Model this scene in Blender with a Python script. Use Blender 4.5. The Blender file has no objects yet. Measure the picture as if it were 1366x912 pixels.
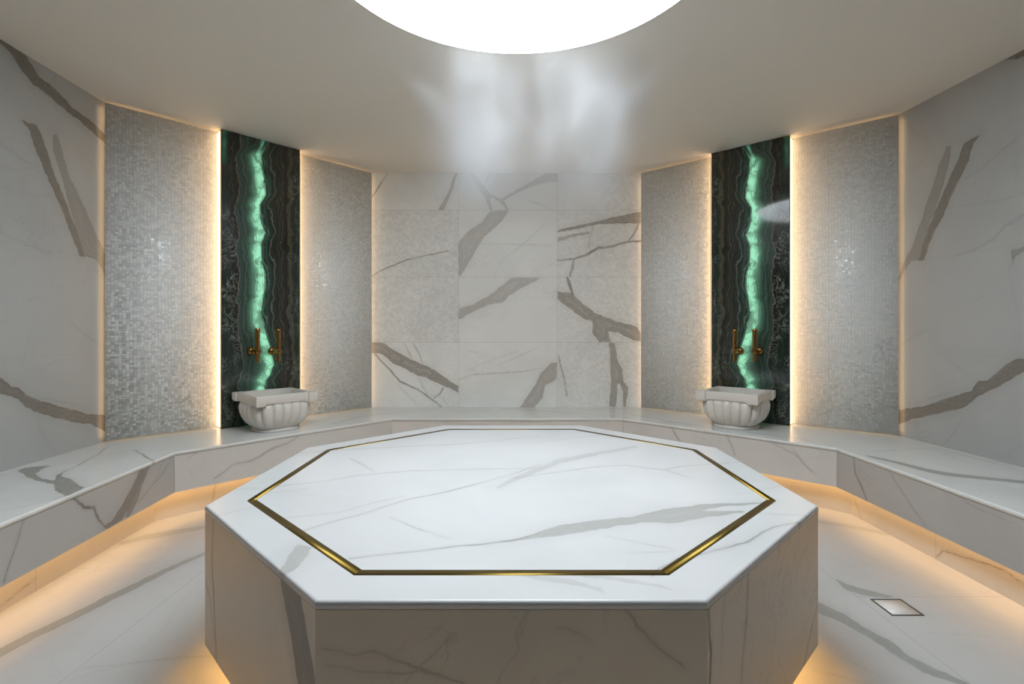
import bpy, bmesh, math, random
import numpy as np
from mathutils import Vector
random.seed(4)
PI = math.pi
S = 1.6                     # metres from eye level up to the ceiling
F = 680.0                   # focal length in pixels of the 1366 x 912 frame
CX, CY = 683.0, 441.0
ZC = 0.77 * S               # eye height
CEIL = ZC + S
BENCH = ZC - 0.486 * S      # bench seat height
FASB = ZC - 0.648 * S       # lower edge of the bench front
PTOP = ZC - 0.390 * S       # platform top
PBOT = ZC - 0.700 * S       # platform body underside
scene = bpy.context.scene
col = scene.collection
def h(x, y): return (x * S, y * S)

# ------------------------------------------------------------------ objects
def link(o, parent=None):
    col.objects.link(o)
    if parent is not None: o.parent = parent
    return o
def tag(o, label=None, cat=None, group=None, kind=None):
    if label: o['label'] = label
    if cat: o['category'] = cat
    if group: o['group'] = group
    if kind: o['kind'] = kind
    return o
def empty(name, loc=(0, 0, 0), rz=0.0):
    o = bpy.data.objects.new(name, None); o.location = loc; o.rotation_euler = (0, 0, rz)
    o.empty_display_size = 0.1
    return link(o)

class MB:
    """collects vertices and faces for ONE mesh"""
    def __init__(s): s.v = []; s.f = []; s.n = 0; s.q = []
    def add(s, verts, faces):
        b = s.n; s.v.append(np.array(verts, dtype=float).reshape(-1, 3)); s.n += len(verts)
        for f in faces: s.f.append([b + i for i in f])
    def grid(s, P):
        """P: (nv, nu, 3) array"""
        nv, nu = P.shape[:2]; b = s.n
        s.v.append(P.reshape(-1, 3)); s.n += nu * nv
        i = np.arange((nu - 1) * (nv - 1)); r = i // (nu - 1); c = i % (nu - 1)
        a = b + r * nu + c
        s.q.append(np.stack([a, a + 1, a + 1 + nu, a + nu], 1))
    def patch(s, p00, p10, p11, p01, step, us=None, vs=None):
        p00, p10, p11, p01 = [np.array(p, float) for p in (p00, p10, p11, p01)]
        if us is None:
            L = max(np.linalg.norm(p10 - p00), np.linalg.norm(p11 - p01)); us = np.linspace(0, 1, max(2, int(L / step) + 1))
        if vs is None:
            L = max(np.linalg.norm(p01 - p00), np.linalg.norm(p11 - p10)); vs = np.linspace(0, 1, max(2, int(L / step) + 1))
        U, V = np.meshgrid(us, vs); U = U[..., None]; V = V[..., None]
        s.grid((1 - U) * (1 - V) * p00 + U * (1 - V) * p10 + U * V * p11 + (1 - U) * V * p01)
    def box(s, o, ax, ay, az):
        """box from corner o along three vectors"""
        o, ax, ay, az = [np.array(p, float) for p in (o, ax, ay, az)]
        V = [o, o + ax, o + ax + ay, o + ay]; V = V + [p + az for p in V]
        s.add(V, [(0, 3, 2, 1), (4, 5, 6, 7), (0, 1, 5, 4), (1, 2, 6, 5), (2, 3, 7, 6), (3, 0, 4, 7)])
    def prism(s, base, top):
        n = len(base)
        s.add(list(base) + list(top), [tuple(range(n))[::-1], tuple(range(n, 2 * n))] +
              [(i, (i + 1) % n, n + (i + 1) % n, n + i) for i in range(n)])
    def lathe(s, prof, o=(0, 0, 0), ax=(0, 0, 1), seg=32):
        ax = Vector(ax).normalized(); e = ax.orthogonal().normalized(); g = ax.cross(e); o = Vector(o)
        V = []; Fc = []
        for r, t in prof:
            for k in range(seg):
                a = 2 * PI * k / seg
                V.append(tuple(o + ax * t + (e * math.cos(a) + g * math.sin(a)) * max(r, 1e-5)))
        for j in range(len(prof) - 1):
            for k in range(seg):
                k2 = (k + 1) % seg
                Fc.append((j * seg + k, j * seg + k2, (j + 1) * seg + k2, (j + 1) * seg + k))
        Fc.append(tuple(range(seg))[::-1]); Fc.append(tuple((len(prof) - 1) * seg + k for k in range(seg)))
        s.add(V, Fc)
    def build(s, name, mat, parent=None, smooth=False, origin=None, bevel=0.0, angle=None):
        V = np.concatenate(s.v)
        s.V = V
        q = np.concatenate(s.q) if s.q else np.zeros((0, 4), int)
        me = bpy.data.meshes.new(name)
        nl = [4] * len(q) + [len(f) for f in s.f]
        lv = list(q.reshape(-1)) + [i for f in s.f for i in f]
        me.vertices.add(len(V)); me.loops.add(len(lv)); me.polygons.add(len(nl))
        me.vertices.foreach_set('co', V.astype(np.float32).reshape(-1))
        me.loops.foreach_set('vertex_index', np.array(lv, dtype=np.int32))
        st = np.concatenate([[0], np.cumsum(nl)[:-1]]).astype(np.int32)
        me.polygons.foreach_set('loop_start', st)
        me.update(calc_edges=True); me.validate()
        me.materials.append(mat)
        o = bpy.data.objects.new(name, me); link(o, parent)
        if smooth: me.polygons.foreach_set('use_smooth', [True] * len(me.polygons))
        if angle is not None: 
            bm = bmesh.new(); bm.from_mesh(me); bmesh.ops.remove_doubles(bm, verts=bm.verts, dist=1e-5)
            bmesh.ops.recalc_face_normals(bm, faces=bm.faces)
            for f in bm.faces: f.smooth = True
            for e in bm.edges:
                if len(e.link_faces) == 2 and e.calc_face_angle() > angle: e.smooth = False
            bm.to_mesh(me); bm.free()
        if bevel:
            m = o.modifiers.new('bevel', 'BEVEL'); m.width = bevel; m.segments = 3; m.limit_method = 'ANGLE'
        return o

# ------------------------------------------------------------------ surfaces and their veins
def ray(px, py): return np.array([(px - CX) / F, 1.0, (CY - py) / F])
class Surf:
    """a flat surface of the room with its own (u, v) metres"""
    def __init__(s, o, eu, ev):
        s.o = np.array(o, float); s.eu = np.array(eu, float); s.ev = np.array(ev, float)
        s.eu /= np.linalg.norm(s.eu); s.ev /= np.linalg.norm(s.ev); s.n = np.cross(s.eu, s.ev)
    def at(s, px, py):
        d = ray(px, py); c = np.array([0, 0, ZC]); t = np.dot(s.o - c, s.n) / np.dot(d, s.n)
        p = c + d * t - s.o
        return np.array([p @ s.eu, p @ s.ev])
    def uv(s, V): return np.stack([(V - s.o) @ s.eu, (V - s.o) @ s.ev], 1)
    def pos(s, u, v, off=0.0): return s.o + s.eu * u + s.ev * v + s.n * off
def seg_dist(P, a, b):
    d = b - a; L = max(d @ d, 1e-12); t = np.clip(((P - a) @ d) / L, 0, 1)
    return np.linalg.norm(P - a - t[:, None] * d, axis=1), t
def poly_sdf(P, Q):
    n = len(Q); D = np.full(len(P), 1e9); ins = np.zeros(len(P), bool)
    for i in range(n):
        a, b = Q[i], Q[(i + 1) % n]
        D = np.minimum(D, seg_dist(P, a, b)[0])
        c = (a[1] > P[:, 1]) != (b[1] > P[:, 1])
        x = (b[0] - a[0]) * (P[:, 1] - a[1]) / ((b[1] - a[1]) if abs(b[1] - a[1]) > 1e-12 else 1e-12) + a[0]
        ins ^= c & (P[:, 0] < x)
    return np.where(ins, -D, D)
def wob(P, k, A):
    x, y = P[:, 0], P[:, 1]
    return A * (np.sin(k * x + 1.3 * np.sin(.7 * k * y)) + .6 * np.sin(2.1 * k * y + 1.7 + np.sin(1.9 * k * x)) + .4 * np.sin(4.3 * k * x - 3.7 * k * y))
def veins(o, V, surf, thick=(), thin=(), extra=(), mask=None):
    """thick: (strength, [pixels...]) outlines; thin: (strength, width_mm, [pixels...]) lines; extra: thin lines in (u, v)"""
    P0 = surf.uv(V); N = len(P0)
    P = P0 + np.stack([wob(P0, 23, .0022), wob(P0[:, ::-1], 29, .0022)], 1)
    A = np.zeros((N, 4), np.float32); A[:, 0] = .3; A[:, 1] = .3
    def near(lo, hi, m=.13): return np.where(np.all((P > lo - m) & (P < hi + m), axis=1))[0]
    for st, pts in thick:
        Q = np.array([surf.at(*p) for p in pts]); I = near(Q.min(0), Q.max(0))
        if not len(I): continue
        d = np.clip(poly_sdf(P[I], Q), -.3, .3); up = d < A[I, 0]
        A[I[up], 0] = d[up]; A[I[up], 2] = st
    for st, w, pts in list(thin):
        Q = [surf.at(*p) for p in pts]; _thin(P, A, Q, st, w, near)
    for st, w, pts in extra:
        Q = [np.array(p, float) for p in pts]; _thin(P, A, Q, st, w, near)
    a = o.data.attributes.new('vein', 'FLOAT_COLOR', 'POINT'); a.data.foreach_set('color', A.reshape(-1))
    a = o.data.attributes.new('loc', 'FLOAT_VECTOR', 'POINT')
    a.data.foreach_set('vector', np.concatenate([P0, np.zeros((N, 1))], 1).astype(np.float32).reshape(-1))
    a = o.data.attributes.new('speck', 'FLOAT', 'POINT')
    a.data.foreach_set('value', (mask(P0) if mask else np.zeros(N)).astype(np.float32))
def _thin(P, A, Q, st, w, near):
    r = w * .0005; n = len(Q)
    for i in range(n - 1):
        a, b = Q[i], Q[i + 1]; I = near(np.minimum(a, b), np.maximum(a, b), .08)
        if not len(I): continue
        d, t = seg_dist(P[I], a, b)
        g = (i + t) / (n - 1); rr = r * (.55 + .45 * np.sin(PI * np.clip(g, .08, .92)))
        d = d - rr; up = d < A[I, 1]
        A[I[up], 1] = d[up]; A[I[up], 3] = st

# ------------------------------------------------------------------ materials
class NT:
    def __init__(s, name):
        s.m = bpy.data.materials.new(name); s.m.use_nodes = True; s.t = s.m.node_tree; s.t.nodes.clear()
        s.out = s.n('ShaderNodeOutputMaterial')
    def n(s, typ, **kw):
        x = s.t.nodes.new(typ)
        for k, v in kw.items(): setattr(x, k, v)
        return x
    def set(s, sock, v):
        if isinstance(v, bpy.types.NodeSocket): s.t.links.new(v, sock)
        elif v is not None:
            if sock.type == 'RGBA' and not hasattr(v, '__len__'): v = (v, v, v, 1)
            if sock.type == 'RGBA' and len(v) == 3: v = tuple(v) + (1,)
            sock.default_value = v
    def math(s, op, a, b=None, c=None, clamp=False):
        x = s.n('ShaderNodeMath', operation=op, use_clamp=clamp); s.set(x.inputs[0], a)
        if b is not None: s.set(x.inputs[1], b)
        if c is not None: s.set(x.inputs[2], c)
        return x.outputs[0]
    def vmath(s, op, a, b=None, scale=None):
        x = s.n('ShaderNodeVectorMath', operation=op); s.set(x.inputs[0], a)
        if b is not None: s.set(x.inputs[1], b)
        if scale is not None: s.set(x.inputs['Scale'], scale)
        return x.outputs[1] if op in ('LENGTH', 'DOT_PRODUCT') else x.outputs[0]
    def ramp(s, v, lo, hi, a=0.0, b=1.0, smooth=True):
        x = s.n('ShaderNodeMapRange', interpolation_type='SMOOTHSTEP' if smooth else 'LINEAR')
        for i, q in enumerate((v, lo, hi, a, b)): s.set(x.inputs[i], q)
        return x.outputs[0]
    def mix(s, f, a, b, mode='MIX'):
        x = s.n('ShaderNodeMix', data_type='RGBA', blend_type=mode)
        s.set(x.inputs[0], f); s.set(x.inputs[6], a); s.set(x.inputs[7], b); return x.outputs[2]
    def noise(s, vec, scale, detail=3.0, rough=.5, dist=0.0, dim='3D', w=None):
        x = s.n('ShaderNodeTexNoise', noise_dimensions=dim)
        if vec is not None: s.set(x.inputs['Vector'], vec)
        if w is not None: s.set(x.inputs['W'], w)
        s.set(x.inputs['Scale'], scale); s.set(x.inputs['Detail'], detail); s.set(x.inputs['Roughness'], rough); s.set(x.inputs['Distortion'], dist)
        return x.outputs['Fac']
    def attr(s, name): return s.n('ShaderNodeAttribute', attribute_name=name)
    def bsdf(s, **kw):
        b = s.n('ShaderNodeBsdfPrincipled')
        for k, v in kw.items(): s.set(b.inputs[k], v)
        s.t.links.new(b.outputs[0], s.out.inputs[0]); return b
    def bump(s, hgt, strength=.2, dist=.002):
        x = s.n('ShaderNodeBump'); s.set(x.inputs['Strength'], strength); s.set(x.inputs['Distance'], dist); s.set(x.inputs['Height'], hgt)
        return x.outputs[0]

def marble(name, base=(.67, .675, .66), light=(.25, .225, .195), dark=(.105, .083, .062), rough=.28, lines=(), thincol=(.24, .20, .16), seed=0.0, faint=.16, coord='loc', soft=.0022):
    t = NT(name)
    if coord == 'loc': pos = t.attr('loc').outputs['Vector']
    else: pos = t.n('ShaderNodeTexCoord').outputs['Object']
    p = t.vmath('ADD', pos, (seed, seed * .37, seed * .7))
    v = t.attr('vein'); sep = t.n('ShaderNodeSeparateColor'); t.set(sep.inputs[0], v.outputs['Color'])
    n1 = t.noise(p, 16, 4, .6); n2 = t.noise(p, 70, 2, .6)
    wig = t.math('ADD', t.math('MULTIPLY', t.math('SUBTRACT', n1, .5), .022), t.math('MULTIPLY', t.math('SUBTRACT', n2, .5), .008))
    d1 = t.math('ADD', sep.outputs[0], wig)
    d2 = t.math('ADD', sep.outputs[1], t.math('MULTIPLY', t.math('SUBTRACT', n2, .5), .004))
    cloud = t.noise(p, 1.6, 4, .55, .6)
    colr = t.mix(t.ramp(cloud, .35, .7), base, tuple(c * .915 for c in base))
    fine = t.math('ABSOLUTE', t.math('SUBTRACT', t.noise(p, 2.3, 5, .55, 1.4), .5))
    gate = t.ramp(t.noise(p, 1.1, 2), .48, .62)
    fm = t.math('MULTIPLY', t.math('MULTIPLY', t.ramp(fine, 0, .012, 1, 0), gate), faint)
    colr = t.mix(fm, colr, light)
    if coord == 'loc':
        halo = t.math('MULTIPLY', t.math('MULTIPLY', t.ramp(d1, 0, .07, 1, 0), sep.outputs[2]), .16)
        colr = t.mix(halo, colr, light)
        st = t.noise(None, 1, 3, .6, 0, '1D', t.math('ADD', t.math('MULTIPLY', d1, 55), t.math('MULTIPLY', n1, 5)))
        st2 = t.ramp(st, .40, .62)
        edge = t.ramp(d1, -.022, -.002, 0, .85)
        edge = t.math('MULTIPLY', edge, t.ramp(t.noise(p, 7, 2), .35, .6))
        dk = t.math('MAXIMUM', t.math('MULTIPLY', st2, .55), edge)
        vc = t.mix(dk, light, dark)
        m1 = t.math('MULTIPLY', t.ramp(d1, -.004, .004, 1, 0), sep.outputs[2])
        colr = t.mix(m1, colr, vc)
        br = t.ramp(t.noise(p, 5, 2), .3, .62, .45, 1)
        m2 = t.math('MULTIPLY', t.math('MULTIPLY', t.ramp(d2, -soft, soft, 1, 0), v.outputs['Alpha']), br)
        halo2 = t.math('MULTIPLY', t.math('MULTIPLY', t.ramp(d2, 0, .02, 1, 0), v.outputs['Alpha']), .18)
        colr = t.mix(halo2, colr, light)
        colr = t.mix(m2, colr, thincol)
        sx = t.n('ShaderNodeSeparateXYZ'); t.set(sx.inputs[0], pos)
        for ax, c, w, stg, lim in lines:       # tile joints: axis, position, half width, strength, (axis, low, high)
            k = t.ramp(t.math('ABSOLUTE', t.math('SUBTRACT', sx.outputs[ax], c)), w * .5, w * 1.5, stg, 0)
            if lim:
                a2, lo, hi = lim
                k = t.math('MULTIPLY', k, t.math('MULTIPLY', t.math('GREATER_THAN', sx.outputs[a2], lo), t.math('LESS_THAN', sx.outputs[a2], hi)))
            colr = t.mix(k, colr, (.30, .27, .235))
        # pearl mosaic showing through on some wall tiles
        sk = t.attr('speck').outputs['Fac']
        vo = t.n('ShaderNodeTexVoronoi', voronoi_dimensions='2D'); t.set(vo.inputs['Vector'], p); t.set(vo.inputs['Scale'], 42.0)
        sc_ = t.n('ShaderNodeSeparateColor'); t.set(sc_.inputs[0], vo.outputs['Color'])
        colr = t.mix(t.math('MULTIPLY', sk, 1.0), colr, t.mix(sc_.outputs[0], (.62, .62, .60), (1.0, 1.0, .98)), 'MULTIPLY')
    t.bsdf(**{'Base Color': colr, 'Roughness': rough, 'Specular IOR Level': .45})
    return t.m

def plain(name, c, rough=.5, metal=0.0, var=.06, scale=8.0):
    t = NT(name); p = t.n('ShaderNodeTexCoord').outputs['Object']
    n = t.noise(p, scale, 4)
    t.bsdf(**{'Base Color': t.mix(n, tuple(x * (1 - var) for x in c), tuple(x * (1 + var) for x in c)), 'Roughness': rough, 'Metallic': metal})
    return t.m
def glow(name, c, strength):
    t = NT(name); e = t.n('ShaderNodeEmission'); t.set(e.inputs[0], c); t.set(e.inputs[1], strength)
    t.t.links.new(e.outputs[0], t.out.inputs[0]); return t.m

def mosaic_mat(name, tw=.0215, th=.0162):
    t = NT(name); pos = t.attr('loc').outputs['Vector']
    sx = t.n('ShaderNodeSeparateXYZ'); t.set(sx.inputs[0], pos)
    vy = t.math('DIVIDE', sx.outputs[1], th); row = t.math('FLOOR', vy)
    wn0 = t.n('ShaderNodeTexWhiteNoise', noise_dimensions='1D')
    ux0 = t.math('DIVIDE', sx.outputs[0], tw)
    sheet = t.math('FLOOR', t.math('DIVIDE', ux0, 7.0))
    t.set(wn0.inputs['W'], t.math('ADD', t.math('MULTIPLY', sheet, 13.7), t.math('FLOOR', t.math('MULTIPLY', vy, .5))))
    ux = t.math('ADD', ux0, t.math('MULTIPLY', t.math('SUBTRACT', wn0.outputs['Value'], .5), .5))
    cx = t.math('FLOOR', ux)
    fx = t.math('SUBTRACT', ux, cx); fy = t.math('SUBTRACT', vy, row)
    ed = t.math('MINIMUM', t.math('MINIMUM', fx, t.math('SUBTRACT', 1.0, fx)), t.math('MULTIPLY', t.math('MINIMUM', fy, t.math('SUBTRACT', 1.0, fy)), th / tw))
    grout = t.ramp(ed, .03, .09, 1, 0)
    cv = t.n('ShaderNodeCombineXYZ'); t.set(cv.inputs[0], cx); t.set(cv.inputs[1], row)
    wn = t.n('ShaderNodeTexWhiteNoise', noise_dimensions='2D'); t.set(wn.inputs['Vector'], cv.outputs[0])
    cl = t.noise(pos, 9, 3, .6)
    val = t.math('ADD', t.math('MULTIPLY', wn.outputs['Value'], .75), t.math('MULTIPLY', cl, .45))
    c = t.mix(val, (.74, .75, .725), (.95, .955, .935))
    pear = t.noise(t.vmath('ADD', pos, wn.outputs['Color']), 55, 3)
    c = t.mix(t.math('MULTIPLY', pear, .25), c, (.95, .95, .93))
    c = t.mix(t.math('MULTIPLY', grout, .5), c, (.42, .415, .40))
    sj = t.math('SUBTRACT', t.math('DIVIDE', ux0, 7.0), sheet)
    c = t.mix(t.ramp(sj, 0.0, .02, .35, 0), c, (.3, .295, .28))
    geo = t.n('ShaderNodeNewGeometry')
    tilt = t.vmath('SCALE', t.vmath('SUBTRACT', wn.outputs['Color'], (.5, .5, .5)), scale=.34)
    nr = t.vmath('NORMALIZE', t.vmath('ADD', geo.outputs['Normal'], tilt))
    t.bsdf(**{'Base Color': c, 'Roughness': t.ramp(grout, 0, 1, .22, .7), 'Normal': nr, 'Specular IOR Level': .6})
    return t.m

def onyx_mat(name):
    t = NT(name); pos = t.attr('loc').outputs['Vector']
    a = t.attr('band'); sep = t.n('ShaderNodeSeparateColor'); t.set(sep.inputs[0], a.outputs['Color'])
    n1 = t.noise(pos, 9, 4, .6); n2 = t.noise(pos, 45, 3, .6)
    # stretched noise so the bands wander along their length
    w = t.math('ADD', sep.outputs[0], t.math('ADD', t.math('MULTIPLY', t.math('SUBTRACT', n1, .5), .10), t.math('MULTIPLY', t.math('SUBTRACT', n2, .5), .018)))
    cr = t.n('ShaderNodeValToRGB'); t.set(cr.inputs[0], w)
    stops = [(0.0, (.022, .036, .030)), (.10, (.016, .026, .021)), (.14, (.020, .019, .014)), (.215, (.012, .010, .007)),
             (.228, (.16, .15, .12)), (.24, (.045, .075, .06)), (.29, (.03, .055, .042)), (.31, (.075, .13, .10)), (.325, (.035, .065, .05)), (.36, (.05, .095, .07)), (.40, (.09, .18, .125)),
             (.45, (.20, .38, .27)), (.525, (.24, .45, .32)), (.545, (.02, .03, .022)), (.555, (.014, .018, .012)), (.565, (.10, .15, .11)), (.58, (.025, .04, .03)),
             (.62, (.016, .022, .017)), (.648, (.024, .033, .026)), (.656, (.17, .185, .15)), (.665, (.02, .026, .02)), (.72, (.024, .022, .015)),
             (.78, (.036, .030, .018)), (.82, (.013, .013, .010)), (.875, (.10, .085, .05)), (.885, (.016, .017, .012)), (.94, (.024, .034, .027)), (1.0, (.016, .021, .017))]
    els = cr.color_ramp.elements
    els[0].position = stops[0][0]; els[0].color = stops[0][1] + (1,); els[1].position = 1.0; els[1].color = stops[-1][1] + (1,)
    for p_, c_ in stops[1:-1]:
        e = els.new(p_); e.color = tuple(min(1, q * 1.45) for q in c_) + (1,)
    c = cr.outputs[0]
    fl = t.noise(None, 1, 4, .65, 0, '1D', t.math('MULTIPLY', w, 95))          # fine agate lines
    c = t.mix(t.ramp(fl, .40, .66, .55, 0), c, (.008, .010, .007))
    c = t.mix(t.ramp(fl, .56, .72, 0, .34), c, (.24, .28, .225))
    # crackled mineral on the outer left, cloudy stone low down
    rd = t.math('ABSOLUTE', t.math('SUBTRACT', t.noise(pos, 13, 6, .62, 1.6), .5))
    gate = t.math('MULTIPLY', t.ramp(t.noise(pos, 5, 2), .42, .58), a.outputs['Alpha'])
    c = t.mix(t.math('MULTIPLY', t.ramp(rd, 0, .028, .8, 0), gate), c, (.34, .37, .32))
    low = t.math('MULTIPLY', sep.outputs[1], t.ramp(t.noise(pos, 6, 4, .6, .8), .3, .7, .25, 1))
    c = t.mix(t.math('MULTIPLY', low, .55), c, (.035, .075, .058))
    # light from behind the translucent seam
    g = t.math('MULTIPLY', sep.outputs[2], t.ramp(t.noise(pos, 11, 3, .6, .4), .28, .62, .35, 1.15))
    g = t.math('MULTIPLY', g, t.ramp(fl, .3, .6, .72, 1.0))
    ec = t.mix(t.ramp(g, .2, 1.0), (.04, .20, .105), (.25, .63, .40))
    t.bsdf(**{'Base Color': c, 'Roughness': .06, 'Specular IOR Level': .55, 'Emission Color': ec, 'Emission Strength': t.math('MULTIPLY', g, ONYX_E)})
    return t.m

SKY_E = 12.2
LED_W = (1.0, .66, .36)
LED_SIDE, LED_TOP, LED_KICK, LED_PLAT, ONYX_E = 4.0, 1.5, 8.5, 24.0, 1.0
LED_CORNER = 3.6

M_ceil = plain('warm plaster', (.77, .72, .64), .7, var=.02, scale=1.5)
M_brass = plain('aged brass', (.17, .115, .026), .40, 1.0, .12, 14)
M_bronze = plain('dark bronze', (.32, .178, .055), .24, 1.0, .15, 30)
M_gold = plain('gilt edge', (.45, .33, .13), .35, 1.0, .1, 20)
M_basin = plain('carved white marble', (.70, .665, .615), .42, 0, .05, 9)
M_back = plain('dark backing', (.10, .09, .08), .7)
M_under = plain('underside board', (.62, .58, .52), .6)
M_steel = plain('brushed steel', (.20, .19, .17), .35, 1.0)
M_sky = glow('luminous diffuser', (.90, .985, 1.055), SKY_E)
M_side = glow('warm led', LED_W, LED_SIDE)
M_corner = glow('warm led corner', LED_W, LED_CORNER)
M_top = glow('warm led dim', LED_W, LED_TOP)
M_kick = glow('warm led kick', (1.0, .55, .18), LED_KICK)
M_plat = glow('warm led platform', (1.0, .55, .18), LED_PLAT)
M_onyx = onyx_mat('backlit green onyx')
M_mos = mosaic_mat('pearl mosaic')
M_mplain = marble('plain marble', coord='obj')
M_dark = plain('light absorbing lining', (.08, .07, .06), .6)  # invented dark finish for the unseen rear walls, soaks up bounced light

# ------------------------------------------------------------------ plan
AL, BL, BR, AR = h(-1.786, 2.237), h(-.890, 3.238), h(.819, 3.238), h(1.790, 2.361)
YR = -.70
RL, RR = h(-1.606, YR), h(1.963, YR)
ML, MR = h(-1.786 + .18 * 1.337 / 2.937, .90), h(1.790 + .173 * 1.461 / 3.061, .90)
W = [RL, AL, BL, BR, AR, RR]
FR = [h(-1.353 + .08 * 2.74, YR), h(-1.353, 2.04), h(-.669, 2.825), h(.615, 2.825), h(1.348, 2.112), h(1.385, YR)]
TK = [h(-1.448 + .074 * 2.75, YR), h(-1.448, 2.056), h(-.705, 2.918), h(.652, 2.918), h(1.426, 2.141), h(1.435, YR)]
def P3(p, z): return (p[0], p[1], z)
def wall_surf(a, b):   # seen from inside, u runs left to right
    return Surf(P3(a, 0), (b[0] - a[0], b[1] - a[1], 0), (0, 0, 1))

# ---- floor
fs = Surf((0, 0, 0), (1, 0, 0), (0, 1, 0))
mb = MB()
xs = np.concatenate([np.linspace(-2.45, -.95, 240), np.linspace(-.9, .9, 40), np.linspace(.95, 2.45, 240)])
ys = np.concatenate([np.linspace(-1.2, 1.3, 60), np.linspace(1.31, 3.7, 340), np.linspace(3.75, 5.0, 40)])
X, Y = np.meshgrid(xs, ys); mb.grid(np.stack([X, Y, X * 0], -1))
XL = -1.0 * S * .99; XR = 1.0 * S
M_floor = marble('floor marble', base=(.49, .49, .48), light=(.23, .265, .235), dark=(.15, .125, .10), rough=.30, seed=3.1,
                 lines=[(0, XL, .0022, .55, None), (0, XR, .0022, .55, None), (1, 1.477 * S, .0022, .45, (0, XR, 3)), (1, .62 * S, .002, .4, None)])
o = mb.build('floor', M_floor); tag(o, kind='structure')
veins(o, mb.V, fs,
  thick=[(.62, [(0,864.6),(39.5,843.8),(83.5,824),(131.8,800),(186.7,774.6),(230.6,753.7),(267,738.4),(300,722),(300,726),(267,743),(230.6,759),(186.7,782),(123,814),(88,831.7),(44,852.6),(0,876.7),(-40,895),(-40,884)]),
         (.40, [(160,722.8),(197.7,711.8),(267,701.5),(300,697),(300,701),(267,706),(208.7,717),(158,727)]),
         (.60, [(1080,798),(1095.8,805),(1127.4,818.7),(1154.4,838),(1185,853.4),(1216,876.6),(1254.8,894),(1293.4,911.7),(1330,932),(1310,932),(1278,911.7),(1231.7,896),(1193,872.7),(1162,851.5),(1115.8,826.4),(1095.8,820),(1080,811)]),
         (.60, [(1112,771),(1130,779),(1150,785),(1192,795.5),(1185,798),(1150,793),(1130,787)]),
         (.30, [(1090,693),(1143,701),(1190,711),(1185,714),(1143,706),(1090,697)])],
  thin=[(.55, 5, [(112,890),(153.7,887.7),(208.7,880),(270,875),(310,872)]), (.35, 4, [(94,907),(130,896),(160,889)]),
        (.30, 4, [(184.5,868),(200,853),(219.6,837),(237,808.6),(254.8,788.9)]), (.3, 4, [(222,857),(245,850)]),
        (.25, 4, [(60,770),(150,757),(250,745)]), (.25, 4, [(1231.7,843.8),(1293,845.7),(1350,852)]), (.25, 5, [(1100,868),(1130,880),(1180,905)]),
        (.45, 5, [(1085,893),(1120,901),(1160,912)]), (.25, 4, [(1250,760),(1300,776),(1366,800)]), (.3, 4, [(1128,800),(1132,822),(1150,838)])])

# ---- ceiling
mb = MB(); mb.add([P3(p, CEIL) for p in W], [tuple(range(6))])
o = mb.build('ceiling', M_ceil); tag(o, kind='structure')

# ---- side walls, tile joints at three heights
JZ = [ZC + z * S for z in (-.095, .309, .713)]
wl = wall_surf(ML, AL); LL = np.linalg.norm(np.array(AL) - ML)
def side_us(L, near, flip=False):
    a = np.concatenate([np.linspace(0, 1 - near / L, 60)[:-1], np.linspace(1 - near / L, 1, int(near / .006))])
    return 1 - a[::-1] if flip else a
vs_wall = np.linspace(0, 1, 430)
M_wside = marble('side wall marble', base=(.425, .43, .42), light=(.205, .185, .155), dark=(.10, .083, .062), seed=1.7, rough=.33, lines=[(1, z, .002, .22, None) for z in JZ])  # base darker than the back wall: weaker light at the sides painted in
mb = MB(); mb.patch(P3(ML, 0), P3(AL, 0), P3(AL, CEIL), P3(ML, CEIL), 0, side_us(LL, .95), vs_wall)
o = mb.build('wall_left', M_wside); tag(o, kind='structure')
veins(o, mb.V, wl,
  thick=[(.88, [(-30,34),(0,52),(33,73),(40.6,84),(52.7,103.7),(74.7,119),(99,145.4),(118.6,158.6),(141,180.6),(141,192.6),(123,176),(105.4,159.7),(87.8,147.6),(65.9,129),(43.9,112.5),(28.6,92.7),(15.4,73),(0,57),(-30,40)]),
         (.80, [(28.5,159.7),(50,167),(59,189),(70,225),(80,250),(90,275),(103,310),(113,341),(106,341),(97,318),(84,285),(70,250),(58,225),(48,202),(39,174)]),
         (.50, [(70,178),(76,179),(84,205),(95,240),(110,270),(125,305),(137,330),(141,345),(141,368),(128,346),(113,341),(103,310),(92,275),(82,235),(72,205)]),
         (.82, [(-30,490),(0,503.7),(16.5,514.7),(24,515.8),(33,525.7),(52.7,534.4),(87.9,543.2),(118.6,552),(142,554.2),(142,575.7),(123,566.3),(98.8,563),(72.5,556.4),(48.3,549.8),(33,542),(22,532),(0,523.5),(-30,512)])],
  thin=[(.4, 6, [(57,532),(85,536),(114,543)]), (.40, 5, [(0,190),(28,212),(50,222)]), (.42, 5, [(0,300),(0,309),(35,326),(70,339)]),
        (.40, 5, [(93,430),(116,447.6),(139,463)]), (.3, 4, [(53,498.5),(62,488),(77,481)]), (.3, 5, [(50,553),(54,574),(77,609)]), (.25, 4, [(100,195),(118,212),(130,228)]),
        (.25, 4, [(28,394),(40,400),(54,396)]), (.2, 4, [(30,258),(60,262),(90,258)])])
wr = wall_surf(AR, MR); LR = np.linalg.norm(np.array(MR) - AR)
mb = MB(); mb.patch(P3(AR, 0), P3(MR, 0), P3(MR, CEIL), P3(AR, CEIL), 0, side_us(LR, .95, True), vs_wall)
M_wsider = marble('side wall marble right', base=(.425, .43, .42), light=(.205, .185, .155), dark=(.10, .083, .062), seed=4.9, rough=.33, lines=[(1, z, .002, .22, None) for z in JZ])  # same darkened base, side light falloff painted into the colour
o = mb.build('wall_right', M_wsider); tag(o, kind='structure')
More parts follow.
